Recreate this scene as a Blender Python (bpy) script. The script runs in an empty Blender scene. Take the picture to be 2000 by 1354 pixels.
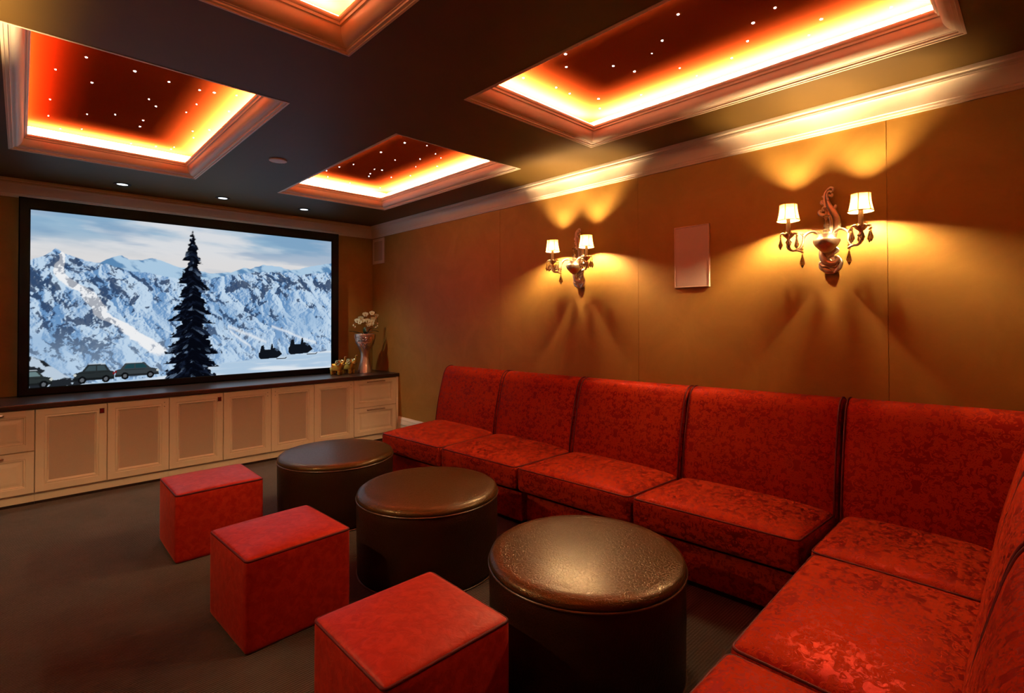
import bpy, bmesh, math, random
import numpy as np
from mathutils import Vector, Matrix, Euler

S = bpy.context.scene
COL = S.collection
PI = math.pi
rnd = random.Random(7)

# ------------------------------------------------------------------ camera, world, exposure
cam_d = bpy.data.cameras.new('camera')
cam = bpy.data.objects.new('camera', cam_d)
COL.objects.link(cam)
cam_d.sensor_width = 36.0
cam_d.lens = 999.28 / 2000 * 36.0
cam_d.shift_y = (612.1 - 677) / 2000
cam_d.clip_start = 0.02
cam.location = (-3.2642, -5.9928, 1.4098)
_yaw, _pit, _rol = -0.76502, 0.0122, -0.0024
cam.rotation_euler = (Matrix.Rotation(_yaw, 3, 'Z') @ Matrix.Rotation(PI / 2 + _pit, 3, 'X')
                      @ Matrix.Rotation(_rol, 3, 'Z')).to_euler()
S.camera = cam
S.view_settings.view_transform = 'Standard'
S.view_settings.look = 'None'
S.view_settings.gamma = 1
S.view_settings.use_curve_mapping = False
S.view_settings.exposure = 0.12
W = bpy.data.worlds.new('world'); S.world = W
W.use_nodes = True
W.node_tree.nodes['Background'].inputs[0].default_value = (0, 0, 0, 1)
S.cycles.use_denoising = True
S.cycles.max_bounces = 8
S.cycles.diffuse_bounces = 5
S.cycles.caustics_reflective = False
S.cycles.caustics_refractive = False
S.cycles.sample_clamp_indirect = 4.0

# light levels
COVE = 290.0          # watts per metre of LED strip in the ceiling trays
BULB = 13000.0         # candle bulb emission
SCREEN = 0.88        # projected picture
SPOT = 55.0           # recessed lights over the counter, watts
DOWN = 2.5           # recessed light lens

H = 2.6              # ceiling height
XL, XR, YF, YB = -3.75, 0.0, 0.0, -6.75
ZC = 0.776           # counter top
CD = 0.652           # counter depth
ZT = 2.80            # tray panel height
TRAYS = [  # x0, x1, y0 (near), y1 (far), which edge
    (-3.335, -2.208, -3.139, -1.042),
    (-1.545, -0.424, -3.139, -1.042),
    (-1.545, -0.424, -5.780, -3.829),
    (-3.335, -2.203, -5.780, -3.829)]

# ------------------------------------------------------------------ helpers
class MB:
    def __init__(s): s.v = []; s.f = []; s.uv = None; s.mi = []; s.cur = 0
    def add(s, vs, fs, uv=None):
        o = len(s.v); s.v += [tuple(p) for p in vs]
        for f in fs: s.f.append([i + o for i in f]); s.mi.append(s.cur)
        if uv is not None:
            if s.uv is None: s.uv = [(0, 0)] * o
            s.uv += uv
        return s
    def box(s, x0, x1, y0, y1, z0, z1):
        return s.add([(x0,y0,z0),(x1,y0,z0),(x1,y1,z0),(x0,y1,z0),(x0,y0,z1),(x1,y0,z1),(x1,y1,z1),(x0,y1,z1)],
                     [(0,3,2,1),(4,5,6,7),(0,1,5,4),(1,2,6,5),(2,3,7,6),(3,0,4,7)])
    def lathe(s, prof, n=24, c=(0,0,0), axis='z', phase=0, squash=1.0):
        vs = []
        for r, z in prof:
            for k in range(n):
                a = 2*PI*k/n + phase
                p = (r*math.cos(a), r*math.sin(a)*squash, z)
                if axis == 'y': p = (p[0], p[2], p[1])
                if axis == 'x': p = (p[2], p[0], p[1])
                vs.append((p[0]+c[0], p[1]+c[1], p[2]+c[2]))
        fs = []; m = len(prof)
        for j in range(m-1):
            for k in range(n):
                fs.append((j*n+k, j*n+(k+1)%n, (j+1)*n+(k+1)%n, (j+1)*n+k))
        if prof[0][0] > 1e-6: fs.append(tuple(range(n))[::-1])
        if prof[-1][0] > 1e-6: fs.append(tuple((m-1)*n+k for k in range(n)))
        return s.add(vs, fs)
    def tube(s, pts, r, n=8, closed=False, flat=None):
        P = [Vector(p) for p in pts]; m = len(P)
        R = r if isinstance(r, (list, tuple)) else [r]*m
        vs = []; up = Vector((0.123, 0.456, 0.88)).normalized()
        prevn = None
        for i in range(m):
            if closed: t = P[(i+1) % m] - P[i-1]
            else: t = P[min(i+1, m-1)] - P[max(i-1, 0)]
            t = t.normalized() if t.length > 1e-9 else Vector((0,0,1))
            a = prevn if prevn is not None else up
            nn = a - t*a.dot(t)
            if nn.length < 1e-4: nn = Vector((1,0,0)) - t*t.x
            nn.normalize(); prevn = nn
            b = t.cross(nn)
            for k in range(n):
                an = 2*PI*k/n
                q = (nn*math.cos(an) + b*math.sin(an))*R[i]
                if flat is not None:
                    fd, fk = flat; q = q - fd*(q.dot(fd)*(1-fk))
                vs.append(P[i] + q)
        fs = []
        for i in range(m if closed else m-1):
            j = (i+1) % m
            for k in range(n):
                fs.append((i*n+k, i*n+(k+1)%n, j*n+(k+1)%n, j*n+k))
        if not closed:
            fs.append(tuple(range(n))[::-1]); fs.append(tuple((m-1)*n+k for k in range(n)))
        return s.add(vs, fs)
    def rings(s, rect, prof, mp, cap=True, capstart=False):
        """nested rectangle loops: rect=(u0,u1,v0,v1), prof=[(inset, depth)], mp(u,v,d)->xyz"""
        u0,u1,v0,v1 = rect; vs = []
        for i, d in prof:
            vs += [mp(u0+i,v0+i,d), mp(u1-i,v0+i,d), mp(u1-i,v1-i,d), mp(u0+i,v1-i,d)]
        fs = []
        for j in range(len(prof)-1):
            for k in range(4):
                fs.append((j*4+k, j*4+(k+1)%4, (j+1)*4+(k+1)%4, (j+1)*4+k))
        if cap: fs.append(tuple((len(prof)-1)*4+k for k in range(4)))
        if capstart: fs.append((3,2,1,0))
        return s.add(vs, fs)
    def ball(s, c, r, n=10, sc=(1,1,1)):
        prof = [(max(0.0, math.sin(PI*i/n)), -math.cos(PI*i/n)) for i in range(n+1)]
        o = len(s.v)
        s.lathe(prof, n+2)
        for i in range(o, len(s.v)):
            p = s.v[i]; s.v[i] = (c[0]+p[0]*r*sc[0], c[1]+p[1]*r*sc[1], c[2]+p[2]*r*sc[2])
        return s
    def build(s, name, mats, parent=None, smooth=35, uvbox=False, merge=True, fix=True):
        me = bpy.data.meshes.new(name)
        me.from_pydata(s.v, [], s.f)
        mats = mats if isinstance(mats, (list, tuple)) else [mats]
        for m in mats: me.materials.append(m)
        if len(mats) > 1: me.polygons.foreach_set('material_index', s.mi)
        if s.uv is not None:
            l = me.uv_layers.new(name='uv')
            for lp in me.loops: l.data[lp.index].uv = s.uv[lp.vertex_index]
        bm = bmesh.new(); bm.from_mesh(me)
        if merge: bmesh.ops.remove_doubles(bm, verts=bm.verts, dist=1e-5)
        if fix: bmesh.ops.recalc_face_normals(bm, faces=bm.faces)
        bm.to_mesh(me); bm.free()
        if uvbox:
            l = me.uv_layers.new(name='uv')
            for p in me.polygons:
                n = p.normal; ax = max(range(3), key=lambda i: abs(n[i]))
                for li in p.loop_indices:
                    c = me.vertices[me.loops[li].vertex_index].co
                    l.data[li].uv = (c.y, c.z) if ax == 0 else (c.x, c.z) if ax == 1 else (c.x, c.y)
        if smooth:
            me.polygons.foreach_set('use_smooth', [True]*len(me.polygons))
            me.set_sharp_from_angle(angle=math.radians(smooth))
        me.update()
        o = bpy.data.objects.new(name, me); COL.objects.link(o)
        if parent: o.parent = parent
        return o

def tag(o, label=None, cat=None, group=None, kind=None):
    if label: o['label'] = label
    if cat: o['category'] = cat
    if group: o['group'] = group
    if kind: o['kind'] = kind
    return o
def thing(name, label, cat, loc=(0,0,0), rz=0, group=None):
    o = bpy.data.objects.new(name, None); COL.objects.link(o)
    o.empty_display_size = .1
    o.location = loc; o.rotation_euler = (0,0,rz)
    return tag(o, label, cat, group)
def dup(o, loc=None, rz=None, label=None, parent=None):
    c = o.copy(); COL.objects.link(c)
    if parent is not None: c.parent = parent
    for ch in list(o.children): dup(ch, parent=c)
    if loc is not None: c.location = loc
    if rz is not None: c.rotation_euler = (0,0,rz)
    if label: c['label'] = label
    return c
def struct(o, label=None, cat=None):
    o['kind'] = 'structure'
    if label: o['label'] = label
    if cat: o['category'] = cat
    return o

def catmull(pts, n=8, closed=False):
    P = [Vector(p) for p in pts]; out = []
    m = len(P)
    for i in range(m if closed else m-1):
        if closed: a,b,c,d = P[i-1],P[i],P[(i+1)%m],P[(i+2)%m]
        else: a,b,c,d = P[max(i-1,0)],P[i],P[i+1],P[min(i+2,m-1)]
        for k in range(n):
            t = k/n
            out.append(0.5*((2*b)+(c-a)*t+(2*a-5*b+4*c-d)*t*t+(3*b-a-3*c+d)*t**3))
    if not closed: out.append(P[-1])
    return out
def lerps(vals, m):
    k = len(vals)-1
    out = []
    for i in range(m):
        t = i/(m-1)*k; j = min(int(t), k-1); f = t-j
        out.append(vals[j]*(1-f)+vals[j+1]*f)
    return out

# ------------------------------------------------------------------ materials
def srgb(r, g, b):
    f = lambda c: c/12.92 if c <= .04045 else ((c+.055)/1.055)**2.4
    return (f(r/255), f(g/255), f(b/255), 1)
class NT:
    def __init__(s, name):
        s.m = bpy.data.materials.new(name); s.m.use_nodes = True
        s.t = s.m.node_tree; s.n = s.t.nodes
        s.b = s.n['Principled BSDF']; s.out = s.n['Material Output']
    def new(s, typ, **kw):
        n = s.n.new(typ)
        for k, v in kw.items(): setattr(n, k, v)
        return n
    def link(s, a, b): s.t.links.new(a, b)
    def math(s, op, a, b=None, c=None, clamp=False):
        n = s.n.new('ShaderNodeMath'); n.operation = op; n.use_clamp = clamp
        for i, x in enumerate((a, b, c)):
            if x is None: continue
            if isinstance(x, (int, float)): n.inputs[i].default_value = x
            else: s.link(x, n.inputs[i])
        return n.outputs[0]
    def mix(s, fac, a, b):
        n = s.n.new('ShaderNodeMix'); n.data_type = 'RGBA'
        if isinstance(fac, (int, float)): n.inputs[0].default_value = fac
        else: s.link(fac, n.inputs[0])
        for i, x in ((6, a), (7, b)):
            if isinstance(x, tuple): n.inputs[i].default_value = x if len(x) == 4 else x+(1,)
            else: s.link(x, n.inputs[i])
        return n.outputs[2]
    def noise(s, vec, scale, detail=2, rough=.5, dist=0, out='Fac'):
        n = s.n.new('ShaderNodeTexNoise')
        n.inputs['Scale'].default_value = scale; n.inputs['Detail'].default_value = detail
        n.inputs['Roughness'].default_value = rough; n.inputs['Distortion'].default_value = dist
        if vec is not None: s.link(vec, n.inputs['Vector'])
        return n.outputs[out]
    def ramp(s, fac, stops):
        n = s.n.new('ShaderNodeMapRange'); n.interpolation_type = 'SMOOTHSTEP'
        n.inputs['From Min'].default_value = stops[0]; n.inputs['From Max'].default_value = stops[1]
        s.link(fac, n.inputs['Value']); return n.outputs[0]
    def obj(s): return s.n.new('ShaderNodeTexCoord').outputs['Object']
    def uvc(s): return s.n.new('ShaderNodeTexCoord').outputs['UV']
    def bump(s, h, strength=.3, dist=.002):
        n = s.n.new('ShaderNodeBump'); n.inputs['Strength'].default_value = strength
        n.inputs['Distance'].default_value = dist; s.link(h, n.inputs['Height'])
        s.link(n.outputs[0], s.b.inputs['Normal'])
    def set(s, **kw):
        for k, v in kw.items():
            k = {'base':'Base Color','rough':'Roughness','metal':'Metallic','spec':'Specular IOR Level',
                 'sheen':'Sheen Weight','sheenr':'Sheen Roughness','sheent':'Sheen Tint','spect':'Specular Tint','emis':'Emission Color',
                 'estr':'Emission Strength','trans':'Transmission Weight','ior':'IOR','coat':'Coat Weight','coatr':'Coat Roughness'}[k]
            i = s.b.inputs[k]
            if isinstance(v, (int, float)): i.default_value = v
            elif isinstance(v, tuple): i.default_value = v if len(v) == 4 else v+(1,)
            else: s.link(v, i)
        return s
def simple(name, base, rough=.5, metal=0, nscale=None, namt=.15, bump=0, **kw):
    t = NT(name); b = base if len(base) == 4 else base+(1,)
    if nscale:
        f = t.noise(t.obj(), nscale, 4, .6)
        t.set(base=t.mix(f, tuple(c*(1-namt) for c in b[:3]), tuple(min(1, c*(1+namt)) for c in b[:3])))
        if bump: t.bump(f, bump)
    else: t.set(base=b)
    t.set(rough=rough, metal=metal, **kw)
    return t.m

def damask(name, scale=1.0, hi=(.35,.028,.008), lo=(.17,.007,.006), bump=.45):
    t = NT(name)
    sp = t.new('ShaderNodeSeparateXYZ'); t.link(t.uvc(), sp.inputs[0])
    u, v = sp.outputs[0], sp.outputs[1]
    Wd, Hd = .30*scale, .36*scale
    colm = t.math('FLOOR', t.math('DIVIDE', u, Wd))
    par = t.math('MULTIPLY', t.math('MODULO', t.math('ABSOLUTE', colm), 2.0), .5)   # half drop
    um = t.math('PINGPONG', u, Wd/2)
    ph = t.math('MULTIPLY', t.math('ADD', t.math('DIVIDE', v, Hd), par), 2*PI)
    cb = t.new('ShaderNodeCombineXYZ')
    t.link(um, cb.inputs[0])
    t.link(t.math('MULTIPLY', t.math('COSINE', ph), Hd/2/PI*1.0), cb.inputs[1])
    t.link(t.math('MULTIPLY', t.math('SINE', ph), Hd/2/PI*1.0), cb.inputs[2])
    n1 = t.noise(cb.outputs[0], 34/scale, 1.8, .5, 1.4)
    mask = t.ramp(n1, (.515, .55))
    n2 = t.noise(cb.outputs[0], 55/scale, 1.5, .5, 2.2)
    veins = t.math('SUBTRACT', 1.0, t.ramp(t.math('ABSOLUTE', t.math('SUBTRACT', n2, .5)), (.012, .035)))
    n3 = t.noise(cb.outputs[0], 95/scale, 1.0, .5, 1.0)
    dots = t.math('MULTIPLY', t.ramp(n3, (.60, .64)), .8)
    m = t.math('MAXIMUM', t.math('MAXIMUM', mask, t.math('MULTIPLY', veins, .55)), dots)      # satin figure on the pile
    fine = t.noise(t.uvc(), 160, 3, .6)
    soft = t.noise(t.uvc(), 5, 3, .55)
    base = t.mix(m, hi, lo)
    base = t.mix(t.math('MULTIPLY', fine, .4), base, tuple(c*.7 for c in hi))
    base = t.mix(t.ramp(soft, (.35, .7)), base, t.mix(.22, base, (.42,.045,.012,1)))
    t.set(base=base, rough=t.math('SUBTRACT', .68, t.math('MULTIPLY', m, .22)), spec=t.math('MULTIPLY', m, .25), metal=t.math('MULTIPLY', m, .6),
          spect=(1,.20,.16), sheen=t.math('MULTIPLY', t.math('SUBTRACT', 1.0, m), .16), sheenr=.4, sheent=(1,.20,.10))
    hgt = t.math('ADD', t.math('MULTIPLY', m, -1.0), t.math('MULTIPLY', fine, .5))
    t.bump(hgt, bump, .0016)
    return t.m

def velvet(name):
    t = NT(name)
    f = t.noise(t.uvc(), 26, 4, .65, .6)
    g = t.noise(t.uvc(), 6, 3, .5, 1.0)
    fm = t.ramp(f, (.35, .68))
    t.set(base=t.mix(fm, (.26,.010,.004), (.37,.020,.007)),
          rough=t.math('ADD', t.math('MULTIPLY', g, .2), .40), spec=.35, spect=(1,.30,.25), sheen=.35, sheenr=.3, sheent=(1,.18,.12))
    t.bump(t.math('ADD', f, t.math('MULTIPLY', g, 1.6)), .45, .004)
    return t.m

M = {}
M['damask'] = damask('red_damask')
M['velvet'] = velvet('red_crushed_velvet')
M['pipe'] = simple('dark_red_piping', (.07,.003,.004), .6, spec=.2)
def wallmat():
    t = NT('golden_suede_wall')
    a = t.noise(t.obj(), 3.2, 5, .65, .6); b = t.noise(t.obj(), 90, 3, .6)
    t.set(base=t.mix(t.ramp(a, (.3,.75)), (.285,.158,.028), (.345,.195,.038)), rough=.62, spec=.25, sheen=.12, sheenr=.5, sheent=(1,.7,.35))
    t.bump(t.math('ADD', b, t.math('MULTIPLY', a, .6)), .10, .003)
    return t.m
M['wall'] = wallmat()
M['trim'] = simple('cream_trim_paint', (.84,.73,.58), .4, nscale=30, namt=.03)
M['ceil'] = simple('dark_olive_ceiling_paint', (.095,.056,.010), .55, spec=.25, nscale=8, namt=.08, bump=.03)
M['traypaint'] = simple('deep_red_tray_paint', (.125,.0180,.0040), .8, spec=0.0, nscale=6, namt=.05)
M['cab'] = simple('cream_cabinet_lacquer', (.82,.66,.48), .42, nscale=24, namt=.04)
M['cabpanel'] = simple('taupe_speaker_cloth', (.50,.39,.29), .85, nscale=300, namt=.12, bump=.1)
M['dark'] = simple('black_gap', (.01,.007,.005), .8)
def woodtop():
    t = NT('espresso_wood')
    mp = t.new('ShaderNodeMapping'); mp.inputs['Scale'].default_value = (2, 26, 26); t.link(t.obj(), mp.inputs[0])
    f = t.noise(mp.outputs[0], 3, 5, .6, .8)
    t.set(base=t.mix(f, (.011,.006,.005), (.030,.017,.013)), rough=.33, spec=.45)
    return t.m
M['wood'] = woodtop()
M['bframe'] = simple('black_screen_frame', (.002,.002,.002), .7, spec=.03, nscale=200, namt=.2)
def carpet():
    t = NT('brown_ribbed_carpet')
    o = t.obj()
    mp = t.new('ShaderNodeMapping'); mp.inputs['Rotation'].default_value = (0,0,math.radians(0)); t.link(o, mp.inputs[0])
    w = t.new('ShaderNodeTexWave'); w.wave_type = 'BANDS'; w.bands_direction = 'Y'
    w.inputs['Scale'].default_value = 26; w.inputs['Distortion'].default_value = 1.2; w.inputs['Detail'].default_value = 2
    w.inputs['Detail Scale'].default_value = 3
    t.link(mp.outputs[0], w.inputs['Vector'])
    big = t.noise(o, 2.6, 4, .6, .7); fine = t.noise(o, 240, 2, .6)
    a = t.math('ADD', t.math('MULTIPLY', w.outputs['Fac'], .22), t.math('ADD', t.math('MULTIPLY', t.ramp(big, (.3,.72)), .5), t.math('MULTIPLY', fine, .3)))
    t.set(base=t.mix(a, (.010,.0075,.0055), (.040,.031,.025)), rough=.95, spec=.1, sheen=.15)
    t.bump(t.math('ADD', w.outputs['Fac'], fine), .6, .004)
    return t.m
M['carpet'] = carpet()
def leather(name, a, b, spec, rough):
    t = NT(name)
    v = t.new('ShaderNodeTexVoronoi'); v.feature = 'DISTANCE_TO_EDGE'; v.inputs['Scale'].default_value = 75
    d = t.noise(t.obj(), 30, 2, .5, 0, 'Color')
    mp = t.new('ShaderNodeVectorMath'); mp.operation = 'MULTIPLY_ADD'; t.link(d, mp.inputs[0]); mp.inputs[1].default_value = (.03,.03,.03)
    t.link(t.obj(), mp.inputs[2]); t.link(mp.outputs[0], v.inputs['Vector'])
    cr = t.ramp(v.outputs['Distance'], (0.0, .12))
    f = t.noise(t.obj(), 12, 3, .5)
    t.set(base=t.mix(f, a, b), rough=t.math('ADD', t.math('MULTIPLY', cr, -.08), rough), spec=spec, spect=(1,.76,.42))
    t.bump(t.math('ADD', cr, t.math('MULTIPLY', f, .4)), .30, .0019)
    return t.m
M['leather'] = leather('brown_leather_lit', (.024,.0125,.003), (.034,.018,.005), .42, .37)  # drum top, golden light put into the leather colour
M['leathershaded'] = leather('brown_leather_shaded', (.010,.005,.003), (.016,.008,.004), .22, .45)  # same leather on the drum sides, shade painted in as a darker colour
M['leatherpipe'] = simple('brown_leather_piping', (.06,.035,.022), .3, spec=.6)
M['silver'] = simple('antique_silver_bronze', (.78,.63,.46), .33, 1, nscale=60, namt=.25, bump=.15)
M['bronze'] = simple('bronze_pull', (.45,.30,.20), .35, 1, nscale=50, namt=.1)
M['gold'] = simple('matte_gold_glaze', (.62,.36,.05), .42, .75, nscale=30, namt=.12)
M['goldshine'] = simple('polished_gold', (.95,.62,.22), .10, 1)
M['champagne'] = simple('champagne_metal_glaze', (.62,.50,.42), .33, .8, nscale=70, namt=.2, bump=.12)
M['candle'] = simple('ivory_candle_sleeve', (.85,.74,.55), .5)
M['knob'] = simple('dark_red_knob_inlay', (.12,.008,.008), .25)
M['chrome'] = simple('chrome', (.75,.72,.70), .18, 1)
M['plate'] = simple('beige_speaker_grille', (.62,.50,.42), .7, nscale=400, namt=.15)
M['plateframe'] = simple('light_beige_frame', (.72,.58,.46), .4)
M['petal'] = simple('cream_orchid_petal', (.82,.84,.50), .5, nscale=80, namt=.08)
M['petalc'] = simple('orchid_centre', (.55,.35,.05), .5)
M['leafm'] = simple('dark_green_leaf', (.018,.045,.014), .35, nscale=30, namt=.3)
M['stemm'] = simple('brown_green_stem', (.07,.05,.018), .5)
M['greydisc'] = simple('white_grey_plate', (.85,.82,.80), .5)
M['blackring'] = simple('black_ring', (.008,.008,.008), .4)

def emit(name, color, strength):
    t = NT(name); t.n.remove(t.b)
    e = t.new('ShaderNodeEmission'); e.inputs[0].default_value = color if len(color) == 4 else color+(1,)
    e.inputs[1].default_value = strength
    t.link(e.outputs[0], t.out.inputs[0]); return t.m
M['bulb'] = emit('warm_bulb_glow', (1,.64,.31), BULB)
M['star'] = emit('star_glow', (.86,.90,1.0), 30)
M['lens'] = emit('downlight_lens_glow', (.80,.90,1.0), DOWN)
def shademat():
    t = NT('ivory_silk_shade'); t.n.remove(t.b)
    d = t.new('ShaderNodeBsdfDiffuse'); tr = t.new('ShaderNodeBsdfTranslucent'); mx = t.new('ShaderNodeMixShader')
    d.inputs[0].default_value = (.7,.55,.32,1); tr.inputs[0].default_value = (.085,.050,.014,1)
    mx.inputs[0].default_value = .45
    t.link(d.outputs[0], mx.inputs[1]); t.link(tr.outputs[0], mx.inputs[2]); t.link(mx.outputs[0], t.out.inputs[0])
    return t.m
M['shade'] = shademat()
M['shadetrim'] = simple('bronze_shade_braid', (.62,.36,.10), .5)
def glass():
    t = NT('smoky_amber_crystal')
    t.set(base=(.90,.68,.42), rough=.03, trans=.92, ior=1.5, spec=.7); return t.m
M['crystal'] = glass()
def picmat():
    t = NT('projected_picture'); t.n.remove(t.b)
    a = t.new('ShaderNodeVertexColor'); a.layer_name = 'picture'
    e = t.new('ShaderNodeEmission'); e.inputs[1].default_value = SCREEN
    t.link(a.outputs[0], e.inputs[0]); t.link(e.outputs[0], t.out.inputs[0]); return t.m
M['picture'] = picmat()

# ------------------------------------------------------------------ the room
struct(MB().box(XL-.1, .1, YB-.1, .1, -.08, 0).build('floor', M['carpet'], smooth=0), 'dark brown ribbed carpet floor', 'floor')
# right wall in upholstered panels with fine joints
mb = MB()
seams = [YF, -.0015, -2.43, -3.931, -5.427, YB]
mb.box(.004, .12, YB, .1, 0, H+.3)
for a, b in zip(seams[:-1], seams[1:]):
    mb.box(0, .004, b+.0016, a-.0016 if a < 0 else a, 0, H)
struct(mb.build('wall_right', M['wall'], smooth=0), 'golden suede panelled wall behind the red sofa', 'wall')
struct(MB().box(XL-.12, .12, 0, .12, 0, H+.3).build('wall_front', M['wall'], smooth=0), 'golden wall behind the projection screen', 'wall')
struct(MB().box(XL-.12, XL, YB, 0, 0, H+.3).build('wall_left', M['wall'], smooth=0), 'golden wall on the left, out of view', 'wall')
struct(MB().box(XL-.12, .12, YB-.12, YB, 0, H+.3).build('wall_back', M['wall'], smooth=0), 'golden wall behind the camera', 'wall')

# ceiling slab with four recessed trays
xs = sorted({XL, XR, TRAYS[0][0], TRAYS[0][1], TRAYS[1][0], TRAYS[1][1]})
ys = sorted({YB, YF, TRAYS[0][2], TRAYS[0][3], TRAYS[2][2], TRAYS[2][3]})
mb = MB()
def in_tray(x, y):
    return any(a-.004 < x < b+.004 and c < y < d for a, b, c, d in TRAYS)
TR4 = TRAYS[3]
for i in range(len(xs)-1):
    for j in range(len(ys)-1):
        cx_, cy_ = (xs[i]+xs[i+1])/2, (ys[j]+ys[j+1])/2
        if in_tray(cx_, cy_): continue
        mb.box(xs[i], xs[i+1], ys[j], ys[j+1], H, H+.02)
mb.box(XL, XR, YB, YF, H+.34, H+.36)
ceil = struct(mb.build('ceiling', M['ceil'], smooth=0, merge=False), 'dark olive ceiling with four lit recessed trays', 'ceiling')
CAV = .05
for (x0, x1, y0, y1) in TRAYS:
    mb = MB()
    mb.rings((x0-CAV, x1+CAV, y0-CAV, y1+CAV), [(0, H+.021), (0, ZT-.004)], lambda u, v, d: (u, v, d), cap=False)
    mb.build('tray_side', M['trim'], ceil, smooth=0)['label'] = 'cream side of the recessed tray'  # cream added on the sides to bounce strip light onto the mouldings
    MB().box(x0-CAV-.01, x1+CAV+.01, y0-CAV-.01, y1+CAV+.01, ZT, ZT+.01).build('tray_panel', M['traypaint'], ceil, smooth=0)['label'] = 'deep red recessed tray panel'
prof = [(0,.018),(0,-.002),(.010,-.002),(.0115,.002),(.019,.003),(.0235,.003),(.025,.009),(.031,.011)]
for k in range(9):
    a = k/8*PI/2
    prof.append((.031+.044*math.sin(a)*1.0, .013+.058*(1-math.cos(a))))
prof += [(.078,.074),(.084,.074),(.086,.084),(.092,.087),(.095,.092),(.095,.103),(.088,.105),(0,.105),(-.045,.105),(-.045,.09),(0,.08)]
tl = ['cream crown moulding around the tray nearest the screen on the left', 'cream crown moulding around the smaller far tray beside the right wall',
      'cream crown moulding around the large near tray above the sofa', 'cream crown moulding around the near left tray']
for k, (x0, x1, y0, y1) in enumerate(TRAYS):
    mb = MB(); mb.rings((x0, x1, y0, y1), prof, lambda u, v, d: (u, v, H+d), cap=False)
    struct(mb.build('trim_%d' % (k+1), M['trim'], smooth=30), tl[k], 'moulding')
    # LED strips lying on the ledge, shining up
    for (cx_, cy_, lx, ly, side) in (((x0+x1)/2, y1+.005, x1-x0-.12, .02, 'far'), ((x0+x1)/2, y0-.005, x1-x0-.12, .02, 'near'),
                               (x0-.005, (y0+y1)/2, .02, y1-y0-.12, 'left'), (x1+.005, (y0+y1)/2, .02, y1-y0-.12, 'right')):
        L = bpy.data.lights.new('cove_light', 'AREA'); L.shape = 'RECTANGLE'; L.size = lx; L.size_y = ly
        L.color = (1, .70, .40); L.spread = math.radians(155)
        pw = COVE*max(lx, ly)
        if k == 0 and side == 'left': pw *= .3; L.color = (1, .22, .08)
        if k == 0 and side == 'far': pw *= .4
        L.energy = pw
        o = bpy.data.objects.new('cove_light', L); COL.objects.link(o)
        o.location = (cx_, cy_, H+.112); o.rotation_euler = (PI, 0, 0)

def wall_profile(name, prof, side, base):
    """moulding run along one wall, mitred: prof=[(projection, height)]"""
    mb = MB(); n = len(prof); vs = []
    for end in (0, 1):
        for p, h in prof:
            z = base+h
            if side == 'right': vs.append((XR-p, (YF-p) if end == 0 else (YB+p), z))
            if side == 'left': vs.append((XL+p, (YF-p) if end == 0 else (YB+p), z))
            if side == 'front': vs.append(((XL+p) if end == 0 else (XR-p), YF-p, z))
            if side == 'back': vs.append(((XL+p) if end == 0 else (XR-p), YB+p, z))
    fs = [(i, (i+1) % n, n+(i+1) % n, n+i) for i in range(n)]
    mb.add(vs, fs)
    return struct(mb.build(name, M['trim'], smooth=30))
cp = [(0,-.150),(.010,-.150),(.0115,-.139),(.016,-.136),(.017,-.126),(.021,-.122)]
for k in range(8):
    a = k/7*PI/2
    cp.append((.021+.028*(1-math.cos(a)), -.120+.078*math.sin(a)))
cp += [(.050,-.036),(.053,-.035),(.053,-.024),(.060,-.018),(.062,-.010),(.062,0),(0,0)]
for nm, sd, lb in (('trim_5','right','cream crown moulding along the right wall'), ('trim_6','front','cream crown moulding above the screen'),
                   ('trim_7','left','cream crown moulding along the left wall'), ('trim_8','back','cream crown moulding behind the camera')):
    tag(wall_profile(nm, cp, sd, H), lb, 'moulding')
bp = [(0,0),(.018,0),(.018,.17),(.022,.175),(.022,.20),(.016,.215),(.016,.235),(.010,.245),(.006,.26),(0,.26)]
for sd in ('right', 'left', 'back'):
    o = wall_profile('baseboard_'+sd, bp, sd, 0.0)
    tag(o, {'right':'cream baseboard along the right wall behind the sofa','left':'cream baseboard of the left wall','back':'cream baseboard behind the camera'}[sd], 'baseboard')
    if sd == 'right':
        for v in o.data.vertices:
            if v.co.y > -.3: v.co.y = -.64

# ------------------------------------------------------------------ projection screen
SY = -.12
sf = (-3.283, -.513, .781, 2.440)
si = (-3.210, -.602, .846, 2.342)
scr = thing('projection_screen', 'large black framed projection screen showing snowy mountains, standing over the counter', 'screen', (-1.9, SY, .781))
OX, OZ = -1.9, .781
mb = MB()
def smp(u, v, d): return (u-OX, -d, v-OZ)
def ringpair(a, b, d):
    return [smp(a[0],a[2],d), smp(a[1],a[2],d), smp(a[1],a[3],d), smp(a[0],a[3],d)]
loops = [ringpair(sf, 0, -.05), ringpair(sf, 0, .0)]
e = .008
s2 = (sf[0]+e, sf[1]-e, sf[2]+e, sf[3]-e); loops.append(ringpair(s2, 0, .008))
s3 = (si[0]-e, si[1]+e, si[2]-e, si[3]+e); loops.append(ringpair(s3, 0, .004)); loops.append(ringpair(si, 0, -.006)); loops.append(ringpair(si, 0, -.05))
vs = [p for l in loops for p in l]; fs = []
for j in range(len(loops)-1):
    for k in range(4): fs.append((j*4+k, j*4+(k+1)%4, (j+1)*4+(k+1)%4, (j+1)*4+k))
n0 = (len(loops)-1)*4
for k in range(4): fs.append((n0+k, n0+(k+1)%4, (k+1)%4, k))
mb.add(vs, fs); mb.build('frame', M['bframe'], scr, smooth=0)
# standoff brackets between the screen and the wall
for bx in (-2.9, -1.0):
    for bz in (1.1, 2.1):
        MB().box(bx-.04-OX, bx+.04-OX, .048, .118, bz-OZ, bz+.08-OZ).build('bracket', M['bframe'], scr, smooth=0)

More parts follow.
